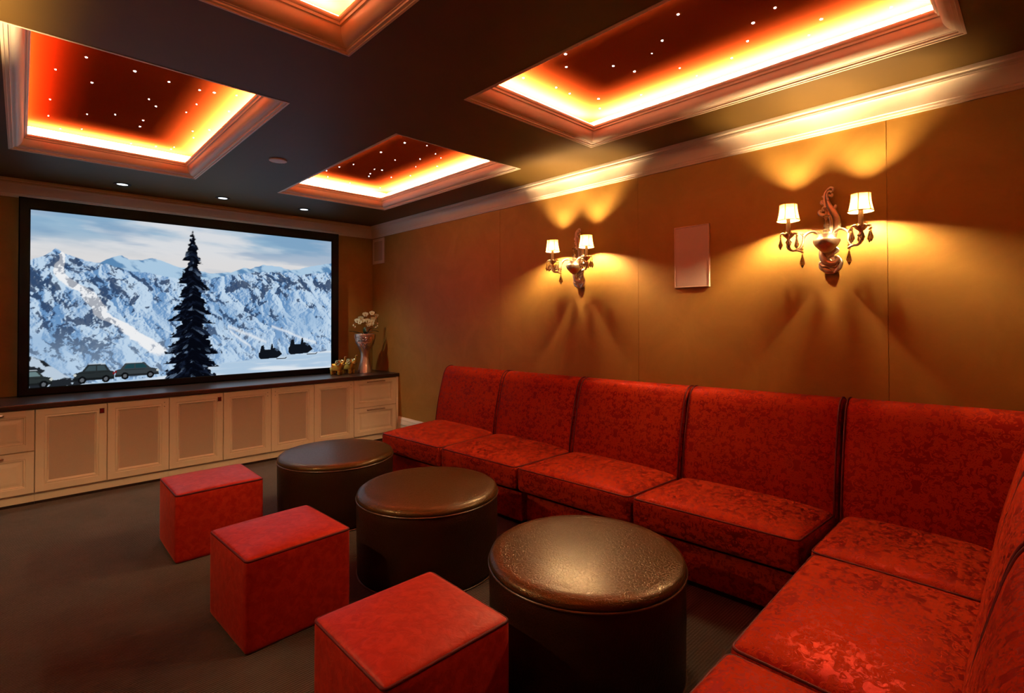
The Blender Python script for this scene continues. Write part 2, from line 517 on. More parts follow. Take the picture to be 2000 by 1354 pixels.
def fbm(u, v, sx, sy, octv, seed, gain=.5):
    r = np.random.RandomState(seed); out = np.zeros_like(u); amp = 1; tot = 0
    for o in range(octv):
        g = r.rand(64, 64); x = u*sx*(2**o) + r.rand()*20; y = v*sy*(2**o) + r.rand()*20
        xi = np.floor(x).astype(int); yi = np.floor(y).astype(int); fx = x-xi; fy = y-yi
        fx = fx*fx*(3-2*fx); fy = fy*fy*(3-2*fy)
        a = g[xi % 64, yi % 64]; b = g[(xi+1) % 64, yi % 64]; c = g[xi % 64, (yi+1) % 64]; d = g[(xi+1) % 64, (yi+1) % 64]
        out += amp*((a*(1-fx)+b*fx)*(1-fy)+(c*(1-fx)+d*fx)*fy); tot += amp; amp *= gain
    return out/tot
def sstep(a, b, x):
    t = np.clip((x-a)/(b-a), 0, 1); return t*t*(3-2*t)
def paint(nu, nv):
    U, V = np.meshgrid(np.linspace(0, 1, nu), np.linspace(0, 1, nv))
    def c(*rgb): return np.array(srgb(*rgb)[:3])
    def mix(img, col, a): return img*(1-a[..., None]) + col*a[..., None]
    # sky
    img = np.zeros((nv, nu, 3)) + c(150, 184, 210)
    img = mix(img, c(205, 208, 212), sstep(.95, .72, V))
    cl = fbm(U+V*.6, V, 3.2, 9, 6, 3)
    img = mix(img, c(228, 228, 230), sstep(.42, .68, cl)*.85)
    img = mix(img, c(110, 152, 190), sstep(.52, .36, fbm(U+V*.4, V, 2.5, 8, 5, 11))*.6)
    img = mix(img, c(222, 218, 216), sstep(.86, .74, V)*.45)
    jit = (fbm(U, V*0, 30, 1, 4, 5)-.5)*.035
    # far range
    far = np.interp(U[0], [0,.15,.176,.215,.235,.255,.297,.324,.357,.393,.45,.52,.585,.631,.658,.707,.757,.779,.816,.878,.959,1],
                    [.70,.72,.727,.771,.781,.76,.76,.775,.763,.735,.72,.70,.713,.753,.747,.782,.778,.774,.751,.783,.817,.832])[None, :] + jit*.6
    a = sstep(.0, .006, far-V)
    r1 = fbm(U*1.2+V*.5, V, 22, 16, 5, 21)
    colf = mix(np.zeros_like(img)+c(172, 203, 228), c(92, 138, 182), sstep(.44, .62, r1))
    img = mix(img, colf, a)
    # near range, left and right
    nr = np.interp(U[0], [0,.034,.06,.082,.114,.156,.20,.26,.33,.40,.50,.57,.63,.70,.78,.86,.93,1],
                   [.714,.749,.797,.772,.745,.725,.715,.69,.675,.655,.66,.69,.715,.73,.735,.728,.745,.76])[None, :] + jit
    a = sstep(.0, .006, nr-V)
    X = U*1.74
    wx = (fbm(X, V, 7, 7, 5, 31, .6)-.5)*.13; wy = (fbm(X, V, 7, 7, 5, 33, .6)-.5)*.13
    # slope-aligned frame: left massif falls right-down, right massif falls right-down more gently
    ang = .80
    P = (X+wx)*np.cos(ang)-(V+wy)*np.sin(ang); Q = (X+wx)*np.sin(ang)+(V+wy)*np.cos(ang)
    def ridged(x, y, sx, sy, o, sd): return sum((1-np.abs(2*fbm(x, y, sx*2**k, sy*2**k, 1, sd+k)-1))*.5**k for k in range(o))/sum(.5**k for k in range(o))
    hb = ridged(P, Q, 3.2, 5.5, 4, 41); hf = fbm(X, V, 40, 40, 4, 47, .7)
    lit = np.gradient(hb, axis=1)*nu*.020 - np.gradient(hb, axis=0)*nv*.010
    h2 = ridged(P, Q, 2.4, 5.0, 3, 43); lit += np.gradient(h2, axis=1)*nu*.055
    lit += np.gradient(hf, axis=1)*nu*.0035
    sh = np.clip(.52+lit, 0, 1)
    snow = mix(np.zeros_like(img)+c(104, 148, 196), c(194, 217, 238), sstep(.12, .88, sh))
    big = fbm(X, V, 3.2, 3.2, 3, 53)
    snow = mix(snow, c(126, 168, 210), sstep(.48, .70, big)*.55)
    uu = X+wx; vv = V+wy
    dens = .04 + .13*np.exp(-((U-.13)/.12)**2-((V-.30)/.20)**2) + .10*np.exp(-((U-.05)/.1)**2-((V-.62)/.12)**2) \
        + .09*np.exp(-((U-.27)/.11)**2-((V-.60)/.10)**2) + .08*np.exp(-((U-.85)/.25)**2-((V-.66)/.08)**2) + .05*np.exp(-((U-.66)/.08)**2-((V-.52)/.2)**2) \
        - .10*np.exp(-((U-.31)/.07)**2-((V-.38)/.13)**2) - .10*np.exp(-((U-.85)/.2)**2-((V-.32)/.15)**2)
    rock = .40*ridged(P, Q, 11, 17, 3, 55) + .60*fbm(uu, vv, 30, 34, 5, 58, .68) + (.5-sh)*.14
    rk = sstep(.0, .07, rock-(.655-dens))
    snow = mix(snow, c(40, 58, 92), rk*.88)
    snow = mix(snow, c(178, 205, 232), sstep(.40, .12, V)*.28)
    # sunlit spur
    bl = np.interp(V[:, 0], [.0,.19,.30,.41,.525,.616,.676,.77,.8], [.37,.315,.236,.177,.124,.074,.061,.06,.06])[:, None] + (fbm(U, V, 9, 14, 4, 61)-.5)*.05
    bw = np.interp(V[:, 0], [.1,.2,.4,.6,.8], [.055,.05,.040,.035,.004])[:, None]
    band = np.exp(-((U-bl-.02)/bw*1.6)**4)*sstep(.10, .20, V)
    band = sstep(.30, .62, band*(.45+.75*fbm(uu, vv, 26, 30, 5, 71, .7)))*(1-.6*rk)*.9
    snow = mix(snow, c(242, 243, 245), np.clip(band*1.1, 0, 1))
    # bright drifts on the right
    for (x0_, y0_, x1_, y1_, wd) in ((.575,.33,.72,.21,.012), (.58,.30,.66,.18,.010), (.74,.33,.93,.20,.010)):
        tt = np.clip((U-x0_)/(x1_-x0_), 0, 1); yy = y0_+(y1_-y0_)*tt + (fbm(U, V*0, 14, 1, 3, 81)-.5)*.03
        snow = mix(snow, c(232, 238, 244), np.exp(-((V-yy)/wd)**2)*(U > x0_)*(U < x1_)*.75)
    img = mix(img, snow, a)
    # foreground snow
    fg = np.interp(U[0], [0,.34,.535,.729,1], [.0,.02,.082,.113,.140])[None, :] + jit*.4
    a = sstep(0, .01, fg-V)
    img = mix(img, mix(np.zeros_like(img)+c(176, 202, 226), c(226, 233, 240), sstep(.35, .7, fbm(U, V, 6, 30, 4, 91))), a)
    # rocky bank lower left
    bk = np.interp(U[0], [0,.036,.071,.103,.16], [.178,.150,.09,.044,.0])[None, :] + jit
    a = sstep(0, .008, bk-V)*(U < .17)
    img = mix(img, mix(np.zeros_like(img)+c(34, 38, 44), c(188, 205, 222), sstep(.50, .56, fbm(U, V, 40, 26, 4, 95))), a)
    def poly(pts):
        m = np.zeros_like(U, bool); n = len(pts)
        for i in range(n):
            xa, ya = pts[i]; xb, yb = pts[(i+1) % n]
            if ya == yb: continue
            cnd = (V > min(ya, yb)) & (V <= max(ya, yb)); xx = xa+(V-ya)*(xb-xa)/(yb-ya)
            m ^= cnd & (U < xx)
        return m.astype(float)
    def ell(cx_, cy_, rx, ry): return (((U-cx_)/rx)**2+((V-cy_)/ry)**2 < 1).astype(float)
    def car(x0_, y0_, x1_, h, body, glass, flip=False):
        w_ = x1_-x0_
        f = (lambda t: x1_-t*w_) if flip else (lambda t: x0_+t*w_)
        nonlocal img
        img = mix(img, c(*body), poly([(f(0),y0_+.12*h),(f(.02),y0_+.55*h),(f(.12),y0_+.62*h),(f(.22),y0_+.97*h),(f(.66),y0_+h),(f(.80),y0_+.64*h),(f(.98),y0_+.52*h),(f(1),y0_+.15*h)]))
        img = mix(img, c(*glass), poly([(f(.19),y0_+.64*h),(f(.26),y0_+.90*h),(f(.43),y0_+.92*h),(f(.43),y0_+.64*h)]))
        img = mix(img, c(*glass), poly([(f(.46),y0_+.64*h),(f(.46),y0_+.92*h),(f(.63),y0_+.92*h),(f(.74),y0_+.64*h)]))
        img = mix(img, c(190, 200, 208), poly([(f(.22),y0_+.97*h),(f(.24),y0_+1.03*h),(f(.64),y0_+1.05*h),(f(.66),y0_+h)])*.7)
        img = mix(img, c(18, 20, 22), poly([(f(.0),y0_+.12*h),(f(.0),y0_+.26*h),(f(1),y0_+.28*h),(f(1),y0_+.13*h)])*.75)
        img = mix(img, c(24, 28, 30), poly([(f(.02),y0_+.54*h),(f(.02),y0_+.59*h),(f(.97),y0_+.55*h),(f(.98),y0_+.50*h)])*.5)
        img = mix(img, c(205, 210, 205), ell(f(.97), y0_+.44*h, .004, .008)); img = mix(img, c(120, 30, 30), ell(f(.02), y0_+.46*h, .003, .009))
        for t in (.22, .80):
            img = mix(img, c(14, 15, 17), ell(f(t), y0_+.16*h, .011, .022)); img = mix(img, c(96, 100, 106), ell(f(t), y0_+.16*h, .0055, .011))
    car(-.05, .0, .055, .096, (44, 50, 50), (104, 128, 130))
    car(.108, .008, .217, .108, (40, 46, 48), (58, 74, 80), True)
    car(.218, .020, .346, .094, (58, 64, 68), (30, 66, 74))
    def sled(x0_, y0_, s):
        nonlocal img
        d = c(16, 20, 28)
        q = lambda pts: poly([(x0_+a*s, y0_+b*s*1.74) for a, b in pts])
        img = mix(img, d, q([(0,.02),(.0,.04),(.02,.055),(.055,.055),(.075,.065),(.10,.05),(.115,.03),(.09,.012),(.01,.008)]))
        img = mix(img, d, q([(.055,.05),(.062,.085),(.068,.085),(.070,.055)]))
        img = mix(img, d, q([(.005,.04),(.012,.075),(.024,.08),(.03,.05)]))
        img = mix(img, d, q([(.085,.004),(.13,.004),(.14,.014),(.136,.014),(.128,.008),(.085,.008)]))
        img = mix(img, c(70, 88, 110), q([(.078,.055),(.09,.06),(.098,.05),(.09,.045)]))
    sled(.690, .082, .82); sled(.810, .105, .92)
    # a tall dark fir standing in the snow
    cx0 = .452; top, bot = .985, -.02
    hgt = np.clip((top-V)/(top-bot), 1e-4, 1); dxs = U-cx0
    side = (dxs > 0)*7.3
    ph = hgt**.85*12+side*.37+(fbm(U*0+side, V, 1, 7, 3, 9)-.5)*1.2
    tier = ph % 1.0; tid = np.floor(ph)
    ln = .92+.22*np.sin(tid*12.9+side*4.1)*np.sin(tid*3.7+side)
    wdt = (hgt**.80)*.106*ln*(.60+.48*tier**1.3) + (fbm(U, V, 90, 50, 3, 101)-.5)*.034*hgt**.4
    a = sstep(-.001, .003, wdt-np.abs(dxs)+(fbm(U, V, 150, 150, 2, 131)-.5)*.018*hgt**.5)*(V < top)
    tex = fbm(U-np.abs(dxs)*.4, V+np.abs(dxs)*.9, 60, 70, 4, 111)
    tree = mix(np.zeros_like(img)+c(5, 7, 16), c(20, 28, 46), sstep(.48, .80, tex))
    snowm = sstep(.62, .70, fbm(U, V+np.abs(dxs)*1.1, 44, 52, 4, 121))*sstep(.35, .9, tier)
    tree = mix(tree, c(120, 144, 176), snowm*.45)
    img = mix(img, tree, a)
    return np.clip(img, 0, 1)
NU, NV = 600, 344
pic = paint(NU, NV)
me = bpy.data.meshes.new('picture')
gx, gz = np.meshgrid(np.linspace(si[0]-OX, si[1]-OX, NU), np.linspace(si[2]-OZ, si[3]-OZ, NV))
co = np.stack([gx.ravel(), np.full(gx.size, .006), gz.ravel()], 1)
idx = np.arange(NU*NV).reshape(NV, NU)
quads = np.stack([idx[:-1,:-1].ravel(), idx[:-1,1:].ravel(), idx[1:,1:].ravel(), idx[1:,:-1].ravel()], 1)
me.vertices.add(len(co)); me.vertices.foreach_set('co', co.ravel())
me.loops.add(quads.size); me.loops.foreach_set('vertex_index', quads.ravel().astype(np.int32))
me.polygons.add(len(quads)); me.polygons.foreach_set('loop_start', np.arange(0, quads.size, 4, dtype=np.int32))
me.update(calc_edges=True)
at_ = me.color_attributes.new('picture', 'FLOAT_COLOR', 'POINT')
at_.data.foreach_set('color', np.concatenate([pic.reshape(-1, 3), np.ones((NU*NV, 1))], 1).ravel().astype(np.float32))
me.materials.append(M['picture']); me.validate()
po = bpy.data.objects.new('picture', me); COL.objects.link(po); po.parent = scr
po['label'] = 'glowing picture of snowy mountains, parked cars, snowmobiles and a dark fir'

# ------------------------------------------------------------------ built-in cabinets and counter
DX = [-3.74, -3.180, -2.744, -2.313, -1.883, -1.452, -1.021, -.571, -.022]
FY = -.612
def fmp(u, v, d): return (u, FY-d, v)
def door(parent, x0, x1, knob, holes):
    d = MB().rings((x0+.002, x1-.002, .094, .730), [(0,0),(0,.018),(.003,.021),(.050,.021),(.055,.016),(.060,.0175),(.066,.020),(.070,.014),(.076,.008),(.080,.006)], fmp, cap=False).build('door', M['cab'], parent, smooth=25)
    MB().rings((x0+.080, x1-.080, .172, .652), [(0,.004),(0,.0065)], fmp).build('cloth_panel', M['cabpanel'], d, smooth=0)['label'] = 'taupe cloth inset panel'
    if knob:
        kx, kz = x1-.036, .672
        kp = MB().rings((kx-.017, kx+.017, kz-.02, kz+.02), [(0,.020),(0,.031),(.0025,.034)], fmp).build('knob', M['chrome'], d, smooth=0)
        kk = MB().rings((kx-.0145, kx+.0145, kz-.0175, kz+.0175), [(0,.033),(0,.036),(.003,.039)], fmp).build('knob_inlay', M['knob'], d, smooth=0)
        kk['label'] = 'dark red square knob inlay'
    if holes:
        hx = x1-.036 if holes > 0 else x0+.036
        for hz in (.655, .690): MB().lathe([(.0035,-.0212-.0003),(.0035,-.0212)], 10, (hx, FY, hz), 'y').build('screw_hole', M['dark'], d, smooth=0)
def carcass(parent, x0, x1):
    MB().box(x0+.001, x1-.001, -.61, -.03, .088, .7355).build('carcass', M['cab'], parent, smooth=0)
    MB().box(x0+.0005, x1-.0005, -.600, -.05, .022, .0875).build('plinth', M['cab'], parent, smooth=0)
    MB().box(x0+.0005, x1-.0005, -.596, -.06, 0, .0215).build('shadow_line', M['wood'], parent, smooth=0)  # dark strip stands in for the shadow line along the floor
names = ['cream cabinet with two cloth doors and a red knob, next to the left drawers',
         'cream cabinet with two cloth doors and a red knob, middle of the row',
         'cream cabinet with two cloth doors and no knob, next to the right drawers']
for i in range(3):
    a, b, c_ = DX[1+2*i], DX[2+2*i], DX[3+2*i]
    cb = thing('base_cabinet', names[i], 'cabinet', (0,0,0), 0, 'cloth door cabinets under the screen')
    carcass(cb, a, c_)
    door(cb, a, b, i < 2, -1 if i == 2 else 0)
    door(cb, b, c_, False, 1)
def drawer_unit(x0, x1, label, filler):
    cb = thing('drawer_cabinet', label, 'cabinet', (0,0,0), 0, 'drawer cabinets at the ends of the row')
    carcass(cb, x0, x1)
    fx = x1-(.03 if filler else 0)
    for z0, z1 in ((.094, .410), (.416, .730)):
        d = MB().rings((x0+.003, fx-.003, z0, z1), [(0,0),(0,.018),(.003,.021),(.048,.021),(.052,.017),(.058,.018),(.064,.010),(.074,.009),(.098,.018),(.101,.018)], fmp).build('drawer', M['cab'], cb, smooth=25)
        hx, hz = (x0+fx)/2, z1-.030
        mb = MB()
        mb.tube([(hx-.105, FY-.018, hz), (hx-.105, FY-.044, hz+.002), (hx-.095, FY-.050, hz+.004), (hx, FY-.054, hz+.006), (hx+.095, FY-.050, hz+.004), (hx+.105, FY-.044, hz+.002), (hx+.105, FY-.018, hz)], .0062, 8)
        mb.build('handle', M['bronze'], d, smooth=50)['label'] = 'bronze bar handle'
    if filler:
        MB().box(fx, x1, FY-.018, FY+.002, .088, .7355).build('filler_strip', M['cab'], cb, smooth=0)
drawer_unit(DX[7], DX[8]+.018, 'cream two drawer cabinet at the right end beside the gold wall', True)
drawer_unit(DX[0], DX[1], 'cream two drawer cabinet at the left end of the row, cut by the photo edge', False)
mb = MB()
mb.rings((XL+.001, -.001, -CD, -.001), [(.0,.737),(0,.770),(.002,.7745),(.006,.776)], lambda u, v, d: (u, v, d), capstart=True)
tag(mb.build('countertop', M['wood'], smooth=20), 'long dark espresso wood countertop under the projection screen', 'countertop')

# ------------------------------------------------------------------ upholstery
def clus(n):
    t = np.linspace(-1, 1, n); return .55*np.sin(t*PI/2)+.45*t
def cushion(quad, z0, z1, r, crown, n=22, nz=9, bulge=.006, botr=None):
    """rounded, domed pad over a plan quad [(x,y)*4]: order (-u-v),(+u-v),(+u+v),(-u+v)"""
    q = [Vector(p) for p in quad]
    hx = ((q[1]-q[0]).length+(q[2]-q[3]).length)/4; hy = ((q[3]-q[0]).length+(q[2]-q[1]).length)/4; hz = (z1-z0)/2
    mb = MB(); tu = clus(n); tz = clus(nz)
    def P(a, b, c):
        x, y, z = a*hx, b*hy, c*hz
        rr = r
        ix, iy, iz = max(-hx+rr, min(hx-rr, x)), max(-hy+rr, min(hy-rr, y)), max(-hz+rr, min(hz-rr, z))
        d = Vector((x-ix, y-iy, z-iz))
        if d.length > 1e-9:
            k = max(abs(x-ix), abs(y-iy), abs(z-iz)); d = d.normalized()*k
        X, Y, Z = ix+d.x, iy+d.y, iz+d.z
        nu, nv, nw = X/hx, Y/hy, Z/hz
        Z += crown*max(0, (1-nu**4))*max(0, (1-nv**4))*(max(0, nw) if nw > 0 else 0)
        X += bulge*nu*(1-nv*nv)*(1-nw*nw); Y += bulge*nv*(1-nu*nu)*(1-nw*nw)
        s, t = (X/hx+1)/2, (Y/hy+1)/2
        xy = (q[0]*(1-s)+q[1]*s)*(1-t)+(q[3]*(1-s)+q[2]*s)*t
        return (xy.x, xy.y, (z0+z1)/2+Z)
    def grid(f, A, B):
        vs = [f(a, b) for b in B for a in A]; na = len(A)
        fs = [(j*na+i, j*na+i+1, (j+1)*na+i+1, (j+1)*na+i) for j in range(len(B)-1) for i in range(na-1)]
        mb.add(vs, fs)
    grid(lambda a, b: P(a, b, 1), tu, tu); grid(lambda a, b: P(a, b, -1), tu, tu)
    grid(lambda a, c: P(a, -1, c), tu, tz); grid(lambda a, c: P(a, 1, c), tu, tz)
    grid(lambda b, c: P(-1, b, c), tu, tz); grid(lambda b, c: P(1, b, c), tu, tz)
    return mb, P
def piping_path(quad, z, inset, r=.02, n=5):
    """closed rounded loop just inside/outside a plan quad"""
    q = [Vector((p[0], p[1])) for p in quad]; c = sum(q, Vector((0,0)))/4
    pts = []
    for i in range(4):
        p = q[i]; a = (q[i-1]-p).normalized(); b = (q[(i+1) % 4]-p).normalized()
        base = p + (a+b)*inset
        for k in range(n+1):
            t = k/n
            s = base + a*r*(1-t)**2 + b*r*t**2
            pts.append((s.x, s.y, z))
    # subdivide long runs
    out = []
    for i in range(len(pts)):
        A = Vector(pts[i]); B = Vector(pts[(i+1) % len(pts)]); L = (B-A).length; m = max(1, int(L/.08))
        for k in range(m): out.append(A.lerp(B, k/m))
    return out
BACKP = [(.300,.350),(.298,.43),(.285,.53),(.262,.65),(.235,.76),(.208,.86),(.190,.905),(.165,.937),(.130,.953),(.095,.952),(.060,.935),(.036,.900),(.028,.84),(.026,.70),(.026,.50),(.026,.33),(.06,.315),(.16,.315),(.27,.32)]
def backrest(p0, p1, out, h0, h1, parent, pipe_ends=(1, 1), crown=.014, prof=BACKP, off=(0., 0.)):
    p0 = Vector(p0); p1 = Vector(p1); out = Vector(out); L = (p1-p0).length; dirn = (p1-p0)/L
    pr = [Vector(p) for p in catmull([(a, b, 0) for a, b in prof], 4, True)]
    n = len(pr); nor = []
    for i in range(n):
        t = pr[(i+1) % n]-pr[i-1]; nn = Vector((t.y, -t.x, 0)).normalized(); nor.append(nn)
    ctr = sum(pr, Vector())/n
    if (pr[0]-ctr).dot(nor[0]) < 0: nor = [-x for x in nor]
    arc = [0]
    for i in range(1, n): arc.append(arc[-1]+(pr[i]-pr[i-1]).length)
    r = .022; ts = [0, .002, .006, .012, .022]; mid = list(np.linspace(.022, L-.022, 14))[1:-1]
    st = ts + mid + [L-x for x in ts[::-1]]
    mb = MB(); vs = []; uv = []
    g = .004
    for s in st:
        e = min(s, L-s); ins = r*(1-math.sqrt(max(0, 1-(1-min(e, r)/r)**2)))
        bl = crown*(1-((s/L)*2-1)**4)
        t = s/L; o_ = off[0]*(1-t)+off[1]*t; hs = h0*(1-t)+h1*t
        ss = g+s*(L-2*g)/L
        for i in range(n):
            q = pr[i]-nor[i]*ins+nor[i]*bl*max(0, nor[i].x)
            zz = .32+(q.y-.32)*hs
            w = p0+dirn*ss+out*(q.x+o_*(max(0, q.x-.03)/.27))
            vs.append((w.x, w.y, zz)); uv.append((ss+p0.x+p0.y, arc[i]))
    m = len(st)
    fs = [(j*n+i, j*n+(i+1) % n, (j+1)*n+(i+1) % n, (j+1)*n+i) for j in range(m-1) for i in range(n)]
    fs.append(tuple(range(n))[::-1]); fs.append(tuple((m-1)*n+i for i in range(n)))
    mb.add(vs, fs, uv)
    o = mb.build('backrest', M['damask'], parent, smooth=50, merge=False)
    for k, on in enumerate(pipe_ends):
        if not on: continue
        j = 3 if k == 0 else m-4
        pts = []
        for i in range(0, 50):
            v = Vector(vs[j*n+i]); c0 = Vector((0,0,0))
            w2 = out*nor[i].x
            pts.append(v+Vector((w2.x, w2.y, nor[i].y))*.003)
        MB().tube(pts, .0048, 7).build('piping', M['pipe'], o, smooth=60)
    return o
def seat(quad, parent, z0=.262, z1=.425, crown=.032):
    mb, P = cushion(quad, z0, z1, .030, crown, bulge=.005)
    o = mb.build('seat_cushion', M['damask'], parent, smooth=60, uvbox=True)
    MB().tube(piping_path(quad, z1-.010, .007, .03), .0050, 7, True).build('piping', M['pipe'], o, smooth=60)
    return o
def base(quad, parent, z1=.236):
    mb, P = cushion(quad, .035, z1, .012, 0, n=8, nz=5, bulge=0)
    mb.build('base', M['damask'], parent, smooth=50, uvbox=True)
    q = [Vector(p) for p in quad]; c = sum(q, Vector((0,0)))/4
    pts = [c+(p-c)*.9 for p in q]
    vs = [(p.x, p.y, z) for z in (0, .04) for p in pts]
    MB().add(vs, [(0,1,2,3),(4,5,6,7),(0,1,5,4),(1,2,6,5),(2,3,7,6),(3,0,4,7)]).build('plinth', M['dark'], parent, smooth=0)

yf = [-1.955, -2.745, -3.530, -4.385, -5.235]     # front edge divisions
yb = [-1.800, -2.680, -3.535, -4.410, -5.262]     # back divisions
fx = [-.985, -.925, -.872, -.818, -.760]
hs_ = [.985, 1.0, 1.012, 1.035, 1.06, 1.085]
wl = ['red damask sofa section at the far end of the wall run, nearest the cabinets', 'red damask sofa section along the wall, second from the cabinets',
      'red damask sofa section along the wall, third from the cabinets', 'red damask sofa section along the wall, next to the corner piece']
for i in range(4):
    s = thing('sofa_section', wl[i], 'sofa', (0,0,0), 0, 'red damask sofa sections')
    g = .008
    seat([(fx[i], yf[i]-g), (-.235, yb[i]-g), (-.235, yb[i+1]+g), (fx[i+1], yf[i+1]+g)], s)
    base([(fx[i]+.075, yf[i]-g-.02), (-.06, yb[i]-g), (-.06, yb[i+1]+g), (fx[i+1]+.065, yf[i+1]+g)], s)
    backrest((0, yb[i], 0), (0, yb[i+1], 0), (-1, 0, 0), hs_[i], hs_[i+1], s, (1, 1))
# corner piece
s = thing('sofa_section', 'red damask corner sofa section with backs on two sides, against the gold wall', 'sofa', (0,0,0), 0, 'red damask sofa sections')
seat([(-.832, -5.285), (-.235, -5.285), (-.235, -5.865), (-.832, -5.865)], s)
base([(-.800, -5.33), (-.06, -5.275), (-.06, -6.08), (-.830, -6.08)], s)
RB = -6.145
backrest((0, yb[4], 0), (0, -6.115, 0), (-1, 0, 0), hs_[4], hs_[5], s, (1, 0))
backrest((-.30, RB, 0), (-.838, RB, 0), (0, 1, 0), 1.02, 1.02, s, (0, 1))
# return pieces
for (xa, xb, ya, yb_, lb) in ((-.846, -1.718, -5.300, -5.318, 'red damask sofa section on the return, next to the corner piece'),
                              (-1.732, -2.60, -5.322, -5.335, 'red damask sofa section on the return, nearest the camera at the bottom edge')):
    s = thing('sofa_section', lb, 'sofa', (0,0,0), 0, 'red damask sofa sections')
    seat([(xa, ya), (xb, yb_), (xb, -5.875), (xa, -5.875)], s)
    base([(xa, ya-.06), (xb, yb_-.06), (xb, -6.08), (xa, -6.08)], s)
    backrest((xa, RB, 0), (xb, RB, 0), (0, 1, 0), 1.02, 1.02, s, (1, 1))

# cube poufs
def pouf(cx_, cy_, rz, label, loc=None):
    t = thing('cube_pouf', label, 'pouf', (cx_, cy_, 0), rz, 'red velvet cube poufs')
    a, b = .4797/2, .4649/2
    quad = [(-a,-b),(a,-b),(a,b),(-a,b)]
    mb, P = cushion(quad, .0, .400, .016, .016, n=20, nz=14, bulge=.010)
    mb.build('body', M['velvet'], t, smooth=60, uvbox=True)
    MB().tube(piping_path(quad, .392, .003, .02), .0055, 7, True).build('piping', M['pipe'], t, smooth=60)
    return t
pouf(-2.3746, -2.2809, .0, 'red velvet cube pouf farthest from the camera, near the cabinets')
pouf(-2.3508, -3.4217, .052, 'red velvet cube pouf in the middle of the three')
pouf(-2.3032, -4.4979, .0, 'red velvet cube pouf at the bottom edge, nearest the camera')

# leather drums
def drum(label):
    t = thing('drum_ottoman', label, 'ottoman', (0,0,0), 0, 'brown leather drum ottomans')
    R_, Z = .400, .445
    prof = [(.0,.0),(.385,.0),(.392,.006),(.396,.03),(.399,.20),(.400,.34),(.400,.408),(.396,.416)]
    MB().lathe(prof, 96).build('body', M['leathershaded'], t, smooth=50)
    pr2 = [(.392,.410),(.4005,.416),(.4015,.426),(.396,.438),(.380,.449)]
    for k in range(1, 13):
        r_ = .380*(1-k/12); pr2.append((r_, .449+.020*(1-(r_/.38)**2)))
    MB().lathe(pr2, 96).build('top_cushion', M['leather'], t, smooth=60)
    for rr, z in ((.4020,.4120),(.397,.006)):
        MB().tube([(rr*math.cos(2*PI*k/96), rr*math.sin(2*PI*k/96), z) for k in range(96)], .0042, 6, True).build('piping', M['leatherpipe'], t, smooth=60)
    return t
d0 = drum('brown leather drum ottoman farthest from the camera, in front of the cabinets')
d0.location = (-1.585, -2.385, 0)
dup(d0, (-1.552, -3.505, 0), .7, 'brown leather drum ottoman in the middle of the three')
dup(d0, (-1.560, -4.655, 0), 1.9, 'brown leather drum ottoman nearest the camera, with bright highlights on its top')

